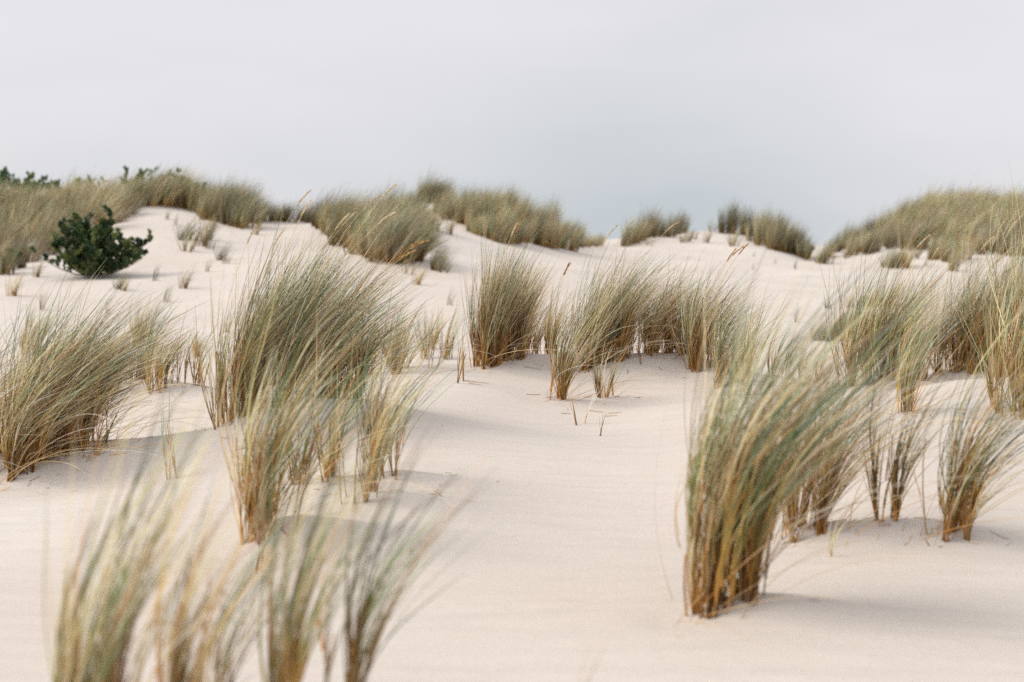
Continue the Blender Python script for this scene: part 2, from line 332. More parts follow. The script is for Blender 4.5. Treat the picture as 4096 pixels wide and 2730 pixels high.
def seed_head(parent, rng, base, L, wind, fluffy=True, head=0.11, pale=True, lean0=0.1):
    """a flower stem with its spike, stem is the part and the spike its sub-part"""
    K = 14; s = np.linspace(0, 1, K)
    D = np.array([lean0 + rng.normal(0, .05), rng.normal(0, .07), 1.0])[None] + np.array([wind, rng.normal(0, .1), -.15 * wind])[None] * (s ** 1.8)[:, None]
    D /= np.linalg.norm(D, axis=1, keepdims=True)
    Pn = base + np.concatenate([np.zeros((1, 3)), np.cumsum(D[1:] * L / (K - 1), 0)])
    c = (STRAW if pale else OCHRE) * rng.uniform(.8, 1.1)
    cc = np.tile(c, (K, 1)); cc[:4] = OCHRE
    V, q, C = tube_set(Pn[None], (0.0019 * (1 - .5 * s))[None], cc[None])
    st = link("flower_stem", mesh_from("flower_stem", V, q, C, M_STALK), parent)
    d = D[-1]; n = 420 if fluffy else 140
    t = rng.uniform(0, 1, n); ph = rng.uniform(0, 6.28, n)
    side = np.cross(d, [0, 1, .2]); side /= np.linalg.norm(side); up = np.cross(d, side)
    # the spike nods downwind along its length
    bend = np.array([wind * .35, 0, -.25 * wind])
    ax = Pn[-1] + d[None] * (t * head)[:, None] + bend[None] * ((t ** 2) * head * .6)[:, None]
    prof = np.sin(np.clip(t * .92 + .06, 0, 1) * math.pi) ** .6
    rad = (0.0085 if fluffy else 0.004) * prof
    o = side[None] * np.cos(ph)[:, None] + up[None] * np.sin(ph)[:, None]
    b0 = ax + o * (rad * .3)[:, None]
    V2, q2, tt, _ = ribbons(b0, d[None] * 1.0 + o * .35, np.full(n, .014), np.tile(np.array([.2, 0, 0]), (n, 1)), np.zeros(n), np.full(n, .0034), 2, rng, taper=.6)
    col = pick(rng, n, [PALE, STRAW], [3, 2]) if pale else pick(rng, n, [STRAW, OCHRE, BROWN], [3, 2, 1])
    h_ = link("seed_head", mesh_from("seed_head", V2, q2, np.repeat(col, 6, 0), M_HEAD), st)
    return st

# ------------------------------------------------------------------ near tussocks: positions first, so that the sand can pile up round them
NT = []
def T(px, py, h, rx, n, wind, green, label, D=None, ry=None, stalks=1.0, heads=0, splay=.28, sweep=0, group=None, name="marram_tussock", cat="grass tussock", bump=0.03, w=0.0036, fluffy=False, headpale=True, droop=.35, K=9, headL=1.12, brown=1.0):
    wind *= .68; n = max(3, int(n * (.68 if n > 100 else .9))); w *= 1.22
    x, y = spot(px, py, D)
    NT.append(dict(x=x, y=y, h=h, rx=rx, ry=ry or rx * .9, n=n, wind=wind, green=green, label=label, stalks=stalks, heads=heads, splay=splay, sweep=sweep, group=group, name=name, cat=cat, w=w, fluffy=fluffy, headpale=headpale, droop=droop, K=K, headL=headL, brown=brown))
    if bump:
        PB.append((x + rx * .6, y, max(rx, .1) * 1.5, max(rx, .1) * 1.2, bump * 1.5))
        PB.append((x - rx * 1.5, y - rx * .5, max(rx, .1) * .9, max(rx, .1) * .9, -bump * .55))
PB = []
# left
T(-60,1862,0.8,.24,1300,1.7,.45,"big straw-coloured tussock cut by the left edge of the photo", sweep=26, brown=2)
T(78,1932,0.84,.085,380,1.3,.6,"narrow upright bundle of ochre stalks at the front of the left edge tussocks", sweep=22, stalks=1.2)
T(215,1868,0.9,.17,2400,1.25,0.45,"wide dark-hearted tussock with long blades blown right, second from the left edge", sweep=30, bump=.05, brown=5, stalks=1.3)
T(372,1893,.72,.075,130,1.3,.5,"thin open row of brown stalks at the right foot of the dark-hearted left tussock", sweep=22, stalks=1.6)
T(715,1912,.50,.01,11,.25,.5,"lone thin stalk standing on bare sand between the left tussock and the tall central one", bump=0, stalks=2, name="grass_sprig", cat="grass sprig")
T(655,1925,.40,.03,14,.4,.7,"short green sprig just left of the lone thin stalk on bare sand", bump=0, name="grass_sprig", cat="grass sprig")
T(625,1595,0.55,.055,240,.8,.65,"upright sprig-like tussock with ochre foot on the low sand edge behind the left tussock", sweep=8)
T(575,1575,0.56,.09,220,.9,.45,"pale straw tussock directly behind the ochre-footed one on the low sand edge")
T(470,1578,0.55,0.16,260,1.0,.3,"faded straw tussock half hidden behind the blown tips of the left tussock")
T(350,1570,0.5,.14,200,1.0,.3,"thin faded straw blades farther left on the low sand edge")
T(735,1575,0.5,0.08,60,.5,.5,"few loose stalks at the right end of the low sand edge", bump=0)
T(800,1572,0.42,.06,40,.5,.4,"sparse dry sprigs nearest the tall central tussock on the low sand edge", bump=0)
T(590,1400,.52,.13,330,1.0,.6,"dark out-of-focus tussock in the valley behind the low sand edge", group=None)
T(130,1432,.46,.14,300,1.0,.6,"dark out-of-focus tussock rising behind the top of the left edge tussocks")
T(820,1440,.30,.10,150,.7,.55,"small blurred tussock left of the tall central tussock in the valley")
T(380,1462,.30,.22,160,.9,.4,"low blurred straw patch in the valley between the two dark blurred tussocks")
# the tall group left of centre
T(862,1757,.72,.02,46,.35,.6,"slim separate stalk bundle at the far left foot of the tall central tussocks", stalks=2.2, bump=.02)
T(903,1742,.78,.025,60,.45,.6,"second slim stalk bundle from the left at the foot of the tall central tussocks", stalks=2.0, bump=.02)
T(965,1722,0.92,.085,640,.72,.62,"leftmost full tussock of the tall central group, tips standing highest", stalks=1.3, heads=3, headpale=True, bump=.04, splay=0.18)
T(1080,1692,0.95,.14,1200,0.75,.6,"broad middle tussock of the tall central group with pale seed spikes", heads=3, bump=.06, brown=2, splay=0.22)
T(1225,1668,0.93,.15,1200,0.9,.55,"tall central group tussock leaning right behind the blurred green one", heads=3, bump=.05, brown=2)
T(1345,1650,0.84,.12,700,1.2,.5,"rightmost tussock of the tall central group, bent furthest right", heads=3, headpale=False, sweep=20, bump=.04)
# nearer, softly blurred ones
T(1095,2150,0.94,0.11,380,0.9,.62,"blurred sage green tussock standing in front of the tall central group", sweep=10, bump=.05, w=.004)
T(1205,1940,0.62,.05,60,.5,.5,"thin brown stalks just right of the blurred sage green tussock", stalks=2, bump=.01)
T(1318,1938,0.68,.04,80,.5,.55,"narrow stalk bundle between the thin brown stalks and the open spreading tussocks", stalks=1.8, bump=.01)
T(1440,2015,0.8,0.09,170,.7,.65,"open spreading tussock with rusty foot, the lower left of two side by side", stalks=1.5)
T(1570,1930,0.78,0.09,190,.85,.6,"open spreading tussock on bare sand, the upper right of two side by side", stalks=1.5)
T(1000,2735,.30,.03,14,.5,.5,"short dry sprigs below the foot of the blurred sage green tussock", D=4.9, bump=0, name="grass_sprig", cat="grass sprig")
# behind, centre-left
T(1640,1492,0.5,0.18,260,.45,.6,"fine see-through tussock on the flat edge left of the central mound", bump=.01)
T(1540,1488,0.54,0.16,260,.5,.6,"fine see-through tussock touching the bent tips of the tall central group", bump=.01)
T(1450,1486,.42,.10,120,.5,.55,"fine tussock mostly hidden behind the bent tips of the tall central group", bump=.01)
T(1760,1440,0.5,0.2,220,.4,.6,"pale blurred tussock in the hollow left of the central mound", bump=.01)
T(1700,1400,0.42,0.2,160,.4,.6,"palest blurred tussock farther back in the hollow", bump=.01)
T(1824,1535,.50,.012,12,.3,.6,"leftmost reddish stalk of the pair at the left foot of the central mound", stalks=2, bump=0, name="grass_sprig", cat="grass sprig")
T(1858,1528,.46,.012,12,.3,.6,"right reddish stalk of the pair at the left foot of the central mound", stalks=2, bump=0, name="grass_sprig", cat="grass sprig")
# central mound
T(1945,1483,0.86,.10,1400,0.3,0.42,"dense brown-hearted tussock at the left shoulder of the central mound", heads=3, sweep=12, bump=.03, headpale=False, splay=0.17, brown=5)
T(2035,1452,0.82,.13,1600,0.36,0.3,"dense brown tussock behind the crest, second on the central mound", heads=1, sweep=10, bump=.04, splay=.22, brown=4.5)
T(2165,1425,.52,.13,430,.4,.25,"short brown dry tussock behind the highest point of the mound crest", D=10.3, bump=.02, heads=2, headpale=False, brown=4)
T(2228,1611,.72,.062,240,.55,.7,"open tussock with bare orange stalks in front of the mound crest", stalks=1.8, sweep=16, bump=.02)
T(2345,1496,.82,.07,520,.62,.62,"green-edged tussock right of the bare orange stalks on the mound", sweep=8, heads=1)
T(2445,1462,.84,.14,1200,.85,.42,"widest straw tussock in the middle of the mound", heads=2, sweep=16, bump=.04, brown=3)
T(2585,1446,.70,.17,800,.95,.28,"grey dry tussock right of the widest straw one on the mound", sweep=26, bump=.03, brown=2.5)
T(2415,1600,.42,.035,60,.35,.5,"small stalk bundle in front of the widest straw tussock", stalks=2, sweep=10, bump=.01)
T(2310,1705,.34,.006,6,.1,.5,"lone reddish stalk lowest on the bare front of the mound", stalks=3, bump=0, name="grass_sprig", cat="grass sprig")
T(2332,1695,.34,.006,6,.1,.5,"lone reddish stalk just right of and above the lowest one on the mound", stalks=3, bump=0, name="grass_sprig", cat="grass sprig")
T(2562,1483,.34,.008,8,.2,.5,"single stalk in front of the grey dry tussock", stalks=3, bump=0, name="grass_sprig", cat="grass sprig")
T(2450,1590,.30,.006,6,.2,.5,"single thin stalk right of the small stalk bundle on the mound", stalks=3, bump=0, name="grass_sprig", cat="grass sprig")
T(2400,1745,.20,.004,3,.1,.2,"shortest pale stem standing alone low on the mound", stalks=1, bump=0, name="grass_sprig", cat="grass sprig")
T(2715,1462,.66,.10,480,.85,.5,"first tussock on the right descending shoulder of the mound", sweep=10)
T(2810,1500,.76,.11,700,.85,.62,"tallest green tussock on the right shoulder of the mound with dark seed spikes", heads=3, headpale=False)
T(2905,1552,.66,.085,420,.8,.6,"last dense tussock at the right foot of the mound", stalks=1.4, heads=0)
T(2985,1600,.72,.035,150,.38,.9,"slender upright deep green tussock just right of the mound", D=8.6, bump=.01)
T(3100,1540,.46,.12,120,.6,.5,"faint straw tussock behind the tips of the large foreground clump", bump=.01, D=9.6)
T(3230,1500,.40,.14,120,.6,.5,"faint sparse tussock between the mound and the right-hand thicket", bump=.01, D=10.2)
# right thicket
T(3415,1548,0.86,.10,450,0.6,.55,"leftmost dense tussock of the right-hand thicket", bump=.02)
T(3520,1550,0.88,.12,650,0.65,.6,"low green tussock second from the left in the right-hand thicket", heads=1)
T(3650,1535,0.92,.13,750,0.75,.6,"middle tussock of the right-hand thicket leaning over the sand hollow", heads=3)
T(3790,1512,1.02,.12,700,0.75,.5,"straw tussock of the right-hand thicket with long arching dry blades", heads=4, fluffy=True, sweep=10, headL=1.0)
T(3910,1503,1.12,.12,1100,.75,.5,"tall tussock of the right-hand thicket under the fluffy white seed heads", heads=8, fluffy=True, headL=1.0, brown=2)
T(4030,1506,1.22,.13,1200,.7,.6,"tallest dark green tussock of the right-hand thicket with white seed heads", heads=8, fluffy=True, headL=1.0, brown=3)
T(4180,1520,1.25,.14,1000,.7,.6,"dense tussock of the thicket cut by the right edge of the photo", heads=3, fluffy=True)
T(4065,1672,.95,.10,620,.7,.7,"green tussock low at the right edge below the thicket", stalks=1.4, bump=.02)
T(3985,1640,.50,.02,34,.4,.6,"thin stalk bundle left of the green tussock low at the right edge", stalks=2.2, bump=0)
T(3640,1660,.52,.06,200,.65,.6,"blurred small tussock in the sand hollow below the thicket", stalks=1.3, sweep=10, bump=.01)
# right foreground
T(2915,2455,1.06,0.105,1000,1.0,0.7,"large blurred foreground tussock with sage green tips, nearest on the right", stalks=1.3, sweep=12, bump=.04, w=.0042, splay=.2, droop=.3)
T(3215,2160,0.92,.09,540,0.9,0.35,"brown-footed tussock directly behind the large foreground one", stalks=1.3, sweep=20, bump=.04, brown=2.5)
T(3545,2132,0.74,.045,170,.5,.6,"slim open tussock between two others on the right sand", stalks=1.9, bump=.02, splay=0.22)
T(3785,2165,0.82,.085,290,1.05,.6,"spreading open tussock nearest the right edge in the foreground", stalks=1.6, sweep=12, bump=.02)
T(3325,2228,.22,.01,9,.4,.3,"tiny dry sprig in the sand right of the large foreground tussock", bump=0, name="grass_sprig", cat="grass sprig")
# bottom foreground, feet below the frame
T(300,0,0.92,0.07,80,0.8,.8,"sparse blurred tussock at the bottom left corner with long grey-green blades", D=2.9, bump=.02, w=0.0055, droop=.2, splay=0.12)
T(480,0,0.78,0.1,240,0.7,0.6,"denser ochre tussock rising out of the bottom edge, nearest the lens", D=2.8, bump=.02, w=0.0052, droop=.2, splay=0.13, stalks=1.6)
T(760,0,0.66,0.05,60,.6,.4,"straw tussock at the bottom edge right of the dense ochre one", D=3.0, bump=.02, w=.004, droop=.2, splay=0.13)
T(1235,0,0.84,0.09,170,0.75,.75,"blurred see-through tussock at the bottom edge left of centre", D=3.0, bump=.02, w=0.0052, droop=.25, splay=0.2)
T(2210,0,.48,.01,4,.12,.3,"faint single stem rising out of the bottom edge at the centre", D=2.7, bump=0, name="grass_sprig", cat="grass sprig")
bumps.extend(PB)

# ------------------------------------------------------------------ the sand
def axis(lo, hi, c0, c1, fine, growth):
    a = [c0]
    while a[-1] < c1: a.append(a[-1] + fine)
    s = fine
    while a[-1] < hi: s *= growth; a.append(a[-1] + s)
    s = fine; b = []; x = c0
    while x > lo: s *= growth; x -= s; b.append(x)
    return np.array(b[::-1] + a)
xs_ = axis(-900, 900, -5.2, 5.2, 0.045, 1.035)
ya = axis(-60, 1500, 2.2, 11.5, 0.04, 1.022)
gx, gy = np.meshgrid(xs_, ya)
gz = height(gx.ravel(), gy.ravel()).reshape(gx.shape)
nx, ny = len(xs_), len(ya); idx = np.arange(nx * ny).reshape(ny, nx)
quads = np.stack([idx[:-1, :-1], idx[:-1, 1:], idx[1:, 1:], idx[1:, :-1]], -1).reshape(-1, 4)
sand = link("dune_ground", mesh_from("dune_ground", np.stack([gx, gy, gz], -1).reshape(-1, 3), quads, None, M_SAND))
tag(sand, "pale pinkish cream sand rolling up into dunes", "sand", kind="structure")

# ------------------------------------------------------------------ build the near tussocks
for i, t in enumerate(NT):
    rng = np.random.default_rng(100 + i)
    x, y = t['x'], t['y']; z0 = float(height(x, y)[0])
    root = empty(t['name'], (x, y, z0)); tag(root, t['label'], t['cat'], t['group'])
    G = lambda bx_, by_, x=x, y=y, z0=z0: height(np.asarray(bx_) + x, np.asarray(by_) + y) - z0
    g, d, cb, cd = blade_sets(rng, t['n'], t['h'], t['rx'], t['ry'], t['wind'], t['green'], t['splay'], t['K'], t['w'], ground=G, droop=t['droop'], bundle=5, brown=t['brown'], lift=.26)
    if g: link("green_blades", mesh_from("green_blades", *g, M_BLADE), root)
    if t['sweep']:
        n = t['sweep']; a = rng.normal(0, .9, n)
        b2 = np.c_[rng.normal(0, t['rx'], n), rng.normal(0, t['ry'], n)]; base = np.c_[b2, G(b2[:, 0], b2[:, 1]) + .005]
        dirs = np.c_[np.cos(a), np.sin(a), rng.uniform(.25, 1.3, n)]
        V, q, tt, Pn = ribbons(base, dirs, t['h'] * rng.uniform(.55, 1.15, n), np.c_[np.full(n, .9), rng.normal(0, .2, n), np.zeros(n)], rng.uniform(.8, 2.2, n), np.full(n, .0028), 12, rng)
        gv = G(V[:, 0], V[:, 1]) + .006; V[:, 2] = np.maximum(V[:, 2], gv)
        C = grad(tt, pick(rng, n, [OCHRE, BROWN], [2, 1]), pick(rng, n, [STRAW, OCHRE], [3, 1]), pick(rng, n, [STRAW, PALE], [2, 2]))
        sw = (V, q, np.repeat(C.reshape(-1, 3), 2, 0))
        d = sw if d is None else (np.r_[d[0], V], np.r_[d[1], q + len(d[0])], np.r_[d[2], sw[2]])
    if d: link("dry_blades", mesh_from("dry_blades", *d, M_BLADE), root)
    if t['stalks'] > 0 and len(cb) <= 12:
        for c1 in range(len(cb)):
            V, q, C = culm_tubes(rng, cb[c1:c1 + 1], cd[c1:c1 + 1], t['h'], t['wind'], G, rad=.0024 * math.sqrt(t['stalks']) + .0004, frac=.42)
            link("stalk", mesh_from("stalk", V, q, C, M_STALK), root)
    elif t['stalks'] > 0:
        V, q, C = culm_tubes(rng, cb, cd, t['h'], t['wind'], G, rad=.0026 * math.sqrt(t['stalks']) + .0004, frac=.34)
        link("stalks", mesh_from("stalks", V, q, C, M_STALK), root)
    for k in range(t['heads']):
        b2 = rng.normal(0, .6, 2) * t['rx']
        seed_head(root, rng, np.array([b2[0], b2[1], float(G(b2[0], b2[1])[0])]), t['h'] * t['headL'] * rng.uniform(.9, 1.08), t['wind'] * rng.uniform(.7, 1.3), t['fluffy'], pale=t['headpale'], head=.15 if t['fluffy'] else .1)

# ------------------------------------------------------------------ distant tussocks: a few shapes, copied one by one
def far_mesh(seed, n, h, rx, wind, green, name="marram_tussock", w=.0065, K=5, splay=.32):
    rng = np.random.default_rng(seed)
    g, d, cb, cd = blade_sets(rng, n, h, rx, rx * .9, wind, green, splay, K, w, ground=lambda a, b: np.zeros(len(a)), bundle=6, brown=2.8)
    parts = [p for p in (g, d) if p]; V = np.concatenate([p[0] for p in parts]); C = np.concatenate([p[2] for p in parts])
    q = np.concatenate([parts[0][1]] + ([parts[1][1] + len(parts[0][0])] if len(parts) > 1 else []))
    return mesh_from(name, V, q, C, M_FAR)
FULL = [far_mesh(900 + k, 460, .92, .22, .62, gr, splay=.26) for k, gr in enumerate([.62, .5, .7, .4, .58, .5])]
DRY = [far_mesh(920 + k, 380, .85, .24, .85, gr) for k, gr in enumerate([.15, .3, .25])]
LUSH = [far_mesh(985 + k, 720, .95, .26, .95, gr, splay=.3) for k, gr in enumerate([.6, .45, .55])]
UPR = [far_mesh(970 + k, 430, .95, .22, .28, gr, splay=.2) for k, gr in enumerate([.6, .45, .65, .5])]
THIN = [far_mesh(940 + k, 90, .55, .09, .5, gr, w=.006) for k, gr in enumerate([.5, .6, .4])]
TINY = [far_mesh(950 + k, 34, .42, .10, .5, gr, w=.0055) for k, gr in enumerate([.3, .5])]
rf = np.random.default_rng(77)
STUFF = []; MASS = False
def put(px, py, kind, s, label, group=None, D=None, name="marram_tussock", cat="grass tussock", rot=.45, sx=1.0):
    x, y = spot(px, py, D)
    me = kind[rf.integers(0, len(kind))]
    if MASS:
        STUFF.append((me, x, y, float(height(x, y)[0]) - .01, rf.normal(0, rot), s * rf.uniform(.7, 1.2))); return
    o = link(name, me); o.location = (x, y, float(height(x, y)[0]) - .01)
    v_ = rf.uniform(.84, 1.16); o.rotation_euler = (0, 0, rf.normal(0, rot)); o.scale = (s * sx * rf.uniform(.85, 1.2), s * sx, s * v_)
    tag(o, label, cat, group); return o
def jit(v, s): return v + rf.normal(0, s)
# --- left hill cover
gl = "marram tussocks covering the left hill"
lab = "straw and sage tussock in the close cover of the left hill behind the dark shrub"
for row, x0, x1, n, j in ((1010,-40,200,6,12),(960,-40,330,8,14),(915,-30,400,9,12),(880,-30,470,10,10),(850,-30,500,20,8),(828,-30,520,16,6)):
    MASS = row <= 850
    for px in np.linspace(x0, x1, n): put(jit(px, 24), jit(row, j * 1.2), DRY if rf.uniform() < .62 else FULL, rf.uniform(.75, 1.15), lab, gl)
MASS = False
gs = "marram tussocks along the crest of the left hill"
lab = "sage tussock in the band along the crest above the bare left sand slope"
for px, py in ((560,826),(600,820),(640,824),(680,828),(720,830),(760,842),(800,852),(835,868),(870,874),(640,805),(700,808),(760,815),(590,806),(820,835),(880,850),(930,868)):
    put(jit(px, 6), py, FULL, rf.uniform(.8, 1.1), lab, gs)
lab = "brown-footed tussock at the lower right end of the left hill crest band"
for px, py in ((840,880),(880,888),(920,892),(950,905),(985,915),(900,878),(960,885),(1010,893),(980,875)):
    put(jit(px, 5), py, FULL, rf.uniform(.8, 1.05), lab, gs)
for px, py in ((1040,884),(1075,886),(1110,887),(1140,888),(1160,889)):
    put(px, py, FULL, rf.uniform(.5, .7), "low tussock in the tapering row on the skyline left of the gap", "low skyline tussocks left of the gap")
put(1215,890,FULL,.62,"small round tussock alone on the skyline between two sky gaps"); put(1245,892,FULL,.5,"smaller tussock touching the lone round one on the skyline")
for px, py, s_, lb in ((120,1050,.6,"straw tussock just left of the dark shrub"),(185,1020,.7,"straw tussock touching the left top of the dark shrub"),(30,1040,.7,"straw tussock at the left edge above the small shrub piece")):
    put(px, py, DRY, s_, lb)
# --- tufts on the left slope
for px, py, k, s, lb in ((735,965,THIN,1.0,"slim tuft highest left on the bare left sand slope"),(755,1008,THIN,1.0,"slim ochre tuft lowest left on the bare left sand slope"),(775,962,THIN,.8,"slim tuft in the middle of the cluster on the left sand slope"),
    (810,985,THIN,1.25,"thickest tuft of the cluster on the left sand slope"),(830,960,THIN,1.1,"tuft at the upper right of the cluster on the left sand slope"),(840,1000,TINY,1.0,"faint tuft below the thickest one on the left sand slope"),
    (880,1045,THIN,.7,"straw tuft lower right of the cluster on the left slope"),(905,1055,TINY,.9,"faint straw sprigs beside the lower right tuft on the left slope"),(832,1088,TINY,.8,"tiny sprig below the tuft cluster on the left slope"),
    (735,1155,THIN,.62,"small tuft at the foot of the left slope right of the shrub"),(470,1160,THIN,.6,"small double tuft under the dark shrub"),(495,1165,THIN,.45,"right half of the double tuft under the dark shrub"),
    (615,1125,TINY,.7,"tiny sprig between the shrub and the foot of the slope"),(50,1185,THIN,.75,"ochre tuft low at the left edge below the hill"),(148,1110,THIN,.7,"slim tuft left of the dark shrub"),(75,1075,FULL,.7,"ochre tussock left of the dark shrub at the hill foot"),
    (20,1100,FULL,.6,"tussock at the left edge of the hill foot"),(670,880,TINY,.7,"tiny sprig high under the crest of the left hill"),(760,850,TINY,.6,"tiny sprig just under the crest band"),(1025,940,THIN,.6,"slim tuft right of the crest band on open sand"),
    (1070,1100,TINY,.5,"barely visible sprig on the sand left of centre"),(660,1210,TINY,.8,"faint sprigs on the flat below the left slope"),(170,1240,TINY,.8,"faint sprigs on the flat at the far left"),(700,905,TINY,.6,"tiny sprig half way down the bare left slope"),(110,1310,TINY,.6,"tiny green sprig above the left blurred tussock")):
    put(px, py, k, s, lb, name="grass_tuft", cat="grass tuft", rot=.2)
for px, py, s_, lb in ((1015,1215,.55,"faint seedling tuft on the valley sand left of the tall central group"),(430,1255,.6,"faint seedling tuft in the valley above the faded straw tussock"),(905,1330,.6,"seedling tuft between the blurred valley tussock and the tall central group"),
    (2050,1180,.45,"faint seedling on the valley sand above the dense brown tussock"),(2950,1205,.45,"faint seedling on the valley sand above the right shoulder tussocks"),(3180,1290,.5,"small seedling left of the brownish blurred tussocks")):
    put(px, py, TINY, s_, lb, name="grass_tuft", cat="grass tuft", rot=.2)
# --- the central ridge mass
gc = "marram tussocks of the big central clump on the far dune"
lab = "tussock in the upper part of the large central clump on the far dune"
for px, py in ((1290,905),(1320,915),(1355,905),(1400,905),(1440,915),(1480,915),(1520,905),(1560,895),(1600,890),(1640,885),(1350,925),(1500,930),(1550,925),(1600,920),(1640,925),(1450,940),(1520,950),(1570,955),(1620,960)):
    put(jit(px, 12), jit(py, 7), FULL, rf.uniform(.6, .92), lab, gc)
put(1280,905,FULL,.8,"leftmost ochre tussock of the central clump against the skyline", gc); put(1312,945,THIN,1.0,"slim ochre tuft hanging below the left end of the central clump", name="grass_tuft", cat="grass tuft")
put(1345,930,FULL,1.1,"upright green tussock at the left of the central clump",gc)
put(1365,982,FULL,1.05,"lone lower left tussock of the central clump, separated by pale sand",gc)
put(1400,975,FULL,.8,"tussock tucked behind the lone lower left one",gc)
for px, py, s in ((1450,995,1.1),(1465,1018,1.15),(1500,1022,1.15),(1535,1050,1.15),(1560,1035,1.1),(1590,1048,1.1),(1620,1046,1.0),(1640,1040,.9),(1520,1030,1.15),(1560,1010,1.2),(1600,1005,1.15),(1495,990,1.2),(1540,985,1.15),(1600,975,1.1),(1635,1000,1.0)):
    put(jit(px, 8), py, LUSH, s * rf.uniform(.72, .95), "lush dark-footed tussock at the lower right of the large central clump", gc)
put(1637,1098,THIN,.6,"small green sprig below the big central clump",name="grass_tuft",cat="grass tuft"); put(1668,1140,THIN,.62,"slim green tuft standing alone below the central clump",name="grass_tuft",cat="grass tuft",rot=.1)
put(1750,1082,FULL,.52,"lone round ochre and green tussock on open sand right of the central clump",sx=.9,rot=.1); put(1775,1092,THIN,.6,"ochre edge tuft attached to the lone round tussock",name="grass_tuft",cat="grass tuft",rot=.1)
put(1800,1222,TINY,.65,"faint pale sprig alone on the valley sand",name="grass_tuft",cat="grass tuft",rot=.1)
# --- ridge right of it
gr_ = "marram tussocks of the long band descending from the peak"
for px, py in ((1700,812),(1735,806),(1765,812),(1715,806),(1785,822)): put(px, py, FULL, rf.uniform(.7,.85), "ochre-footed tussock on the very peak of the far dune", "marram tussocks on the peak of the far dune")
for px, py in ((1670,850),(1645,860),(1610,870)): put(px, py, FULL, .75, "thin tussock on the skyline just left of the peak","skyline tussocks left of the peak")
put(1700,915,FULL,.7,"brown-footed tussock on pale sand under the peak"); put(1725,920,THIN,.9,"slim tuft right of the brown-footed one under the peak",name="grass_tuft",cat="grass tuft"); put(1750,930,THIN,.7,"low straw tuft at the bottom of the pale sand tongue",name="grass_tuft",cat="grass tuft")
put(1775,862,FULL,.95,"dark green tussock below the right of the peak"); put(1792,880,FULL,.7,"tussock right of the dark green one below the peak"); put(1800,940,THIN,.8,"straw tuft at the start of the descending band",name="grass_tuft",cat="grass tuft")
lab = "tussock in the close band descending right from the far dune peak"
for (xa, ya_), (xb, yb), n in (((1850,903),(2000,968),8),((2000,966),(2270,996),13),((1840,880),(2040,940),12),((2040,900),(2290,955),12),((1840,858),(2060,900),12),((1860,850),(2020,880),9)):
    MASS = ya_ < 902
    for k in range(n):
        u = k / (n - 1); put(jit(xa + (xb - xa) * u, 10), jit(ya_ + (yb - ya_) * u, 4), (FULL, UPR)[rf.integers(0, 2)], rf.uniform(.6, 1.0), lab, gr_)
MASS = False
for px in (2300,2325,2350,2375,2400): put(px, 993 - (px - 2300) * .08, FULL, .45, "low green tussock at the tapering right end of the descending band", "low tussocks ending the descending band")
# --- second dune
gd = "marram tussocks on the second dune"
for px, py, s, k, lb in ((2504,986,.62,UPR,"leftmost tussock at the foot of the second dune crest"),(2525,980,.85,UPR,"tussock second from the left on the second dune"),(2550,968,.8,UPR,"ochre tussock climbing the left side of the second dune"),
    (2580,955,.95,UPR,"tall tussock at the top of the left group on the second dune"),(2605,948,.95,UPR,"right tussock of the left group on the second dune"),(2635,945,.55,UPR,"low tussock between the two left groups of the second dune"),
    (2665,950,.75,UPR,"left tussock of the second group on the second dune crest"),(2695,940,.8,UPR,"middle tussock of the second group on the second dune crest"),(2725,934,.8,UPR,"right tussock of the second group on the second dune crest"),
    (2598,984,.62,THIN,"slim tuft below the left group on the second dune"),(2735,972,.9,THIN,"slim tuft in the middle of the second dune crest"),(2755,968,.8,THIN,"slim tuft beside the crest middle of the second dune"),(2775,960,.7,THIN,"faint tuft on the highest sand of the second dune"),
    (2826,973,1.0,THIN,"single ochre tuft casting a shadow, left of the two on the second dune"),(2850,928,.8,THIN,"faint tuft on the skyline of the second dune"),(2885,932,.8,THIN,"small skyline tuft left of the tall block on the second dune"),
    (2905,934,.98,UPR,"tall upright block of grass on the second dune skyline"),(2930,935,.9,UPR,"right side of the tall upright block of grass"),(2935,987,1.15,THIN,"single ochre tuft casting a shadow, right of the two on the second dune")):
    put(px, py, k, s * 1.12, lb, gd if k is UPR else "slim tufts on the second dune", name="marram_tussock" if k is UPR else "grass_tuft", cat="grass tussock" if k is UPR else "grass tuft", rot=.25)
for px, py, s in ((2975,935,.9),(3000,942,.9),(3020,970,1.0),(3045,965,1.0),(3066,987,1.05),(3095,985,1.05),(3110,1005,1.05),(3135,1010,1.05),(3160,1015,1.0),(3180,1020,.85),(3050,945,.8),(3085,962,.9),(3125,985,.9),(3200,1028,.6),(3218,1036,.62),(3228,1041,.6)):
    put(px, py, UPR, s * 1.12, "dark-footed tussock in the block descending the right side of the second dune", "marram tussocks on the right side of the second dune", rot=.25)
for px, py, s, lb in ((3013,1030,.5,"tiny sprig on the right flank of the second dune"),(3178,1078,.75,"small sprig in the saddle beside the gap"),(3100,1055,.45,"barely visible sprig left of the saddle sprig"),(3012,1080,.5,"faint sprig low on the second dune")):
    put(px, py, TINY, s, lb, name="grass_tuft", cat="grass tuft")
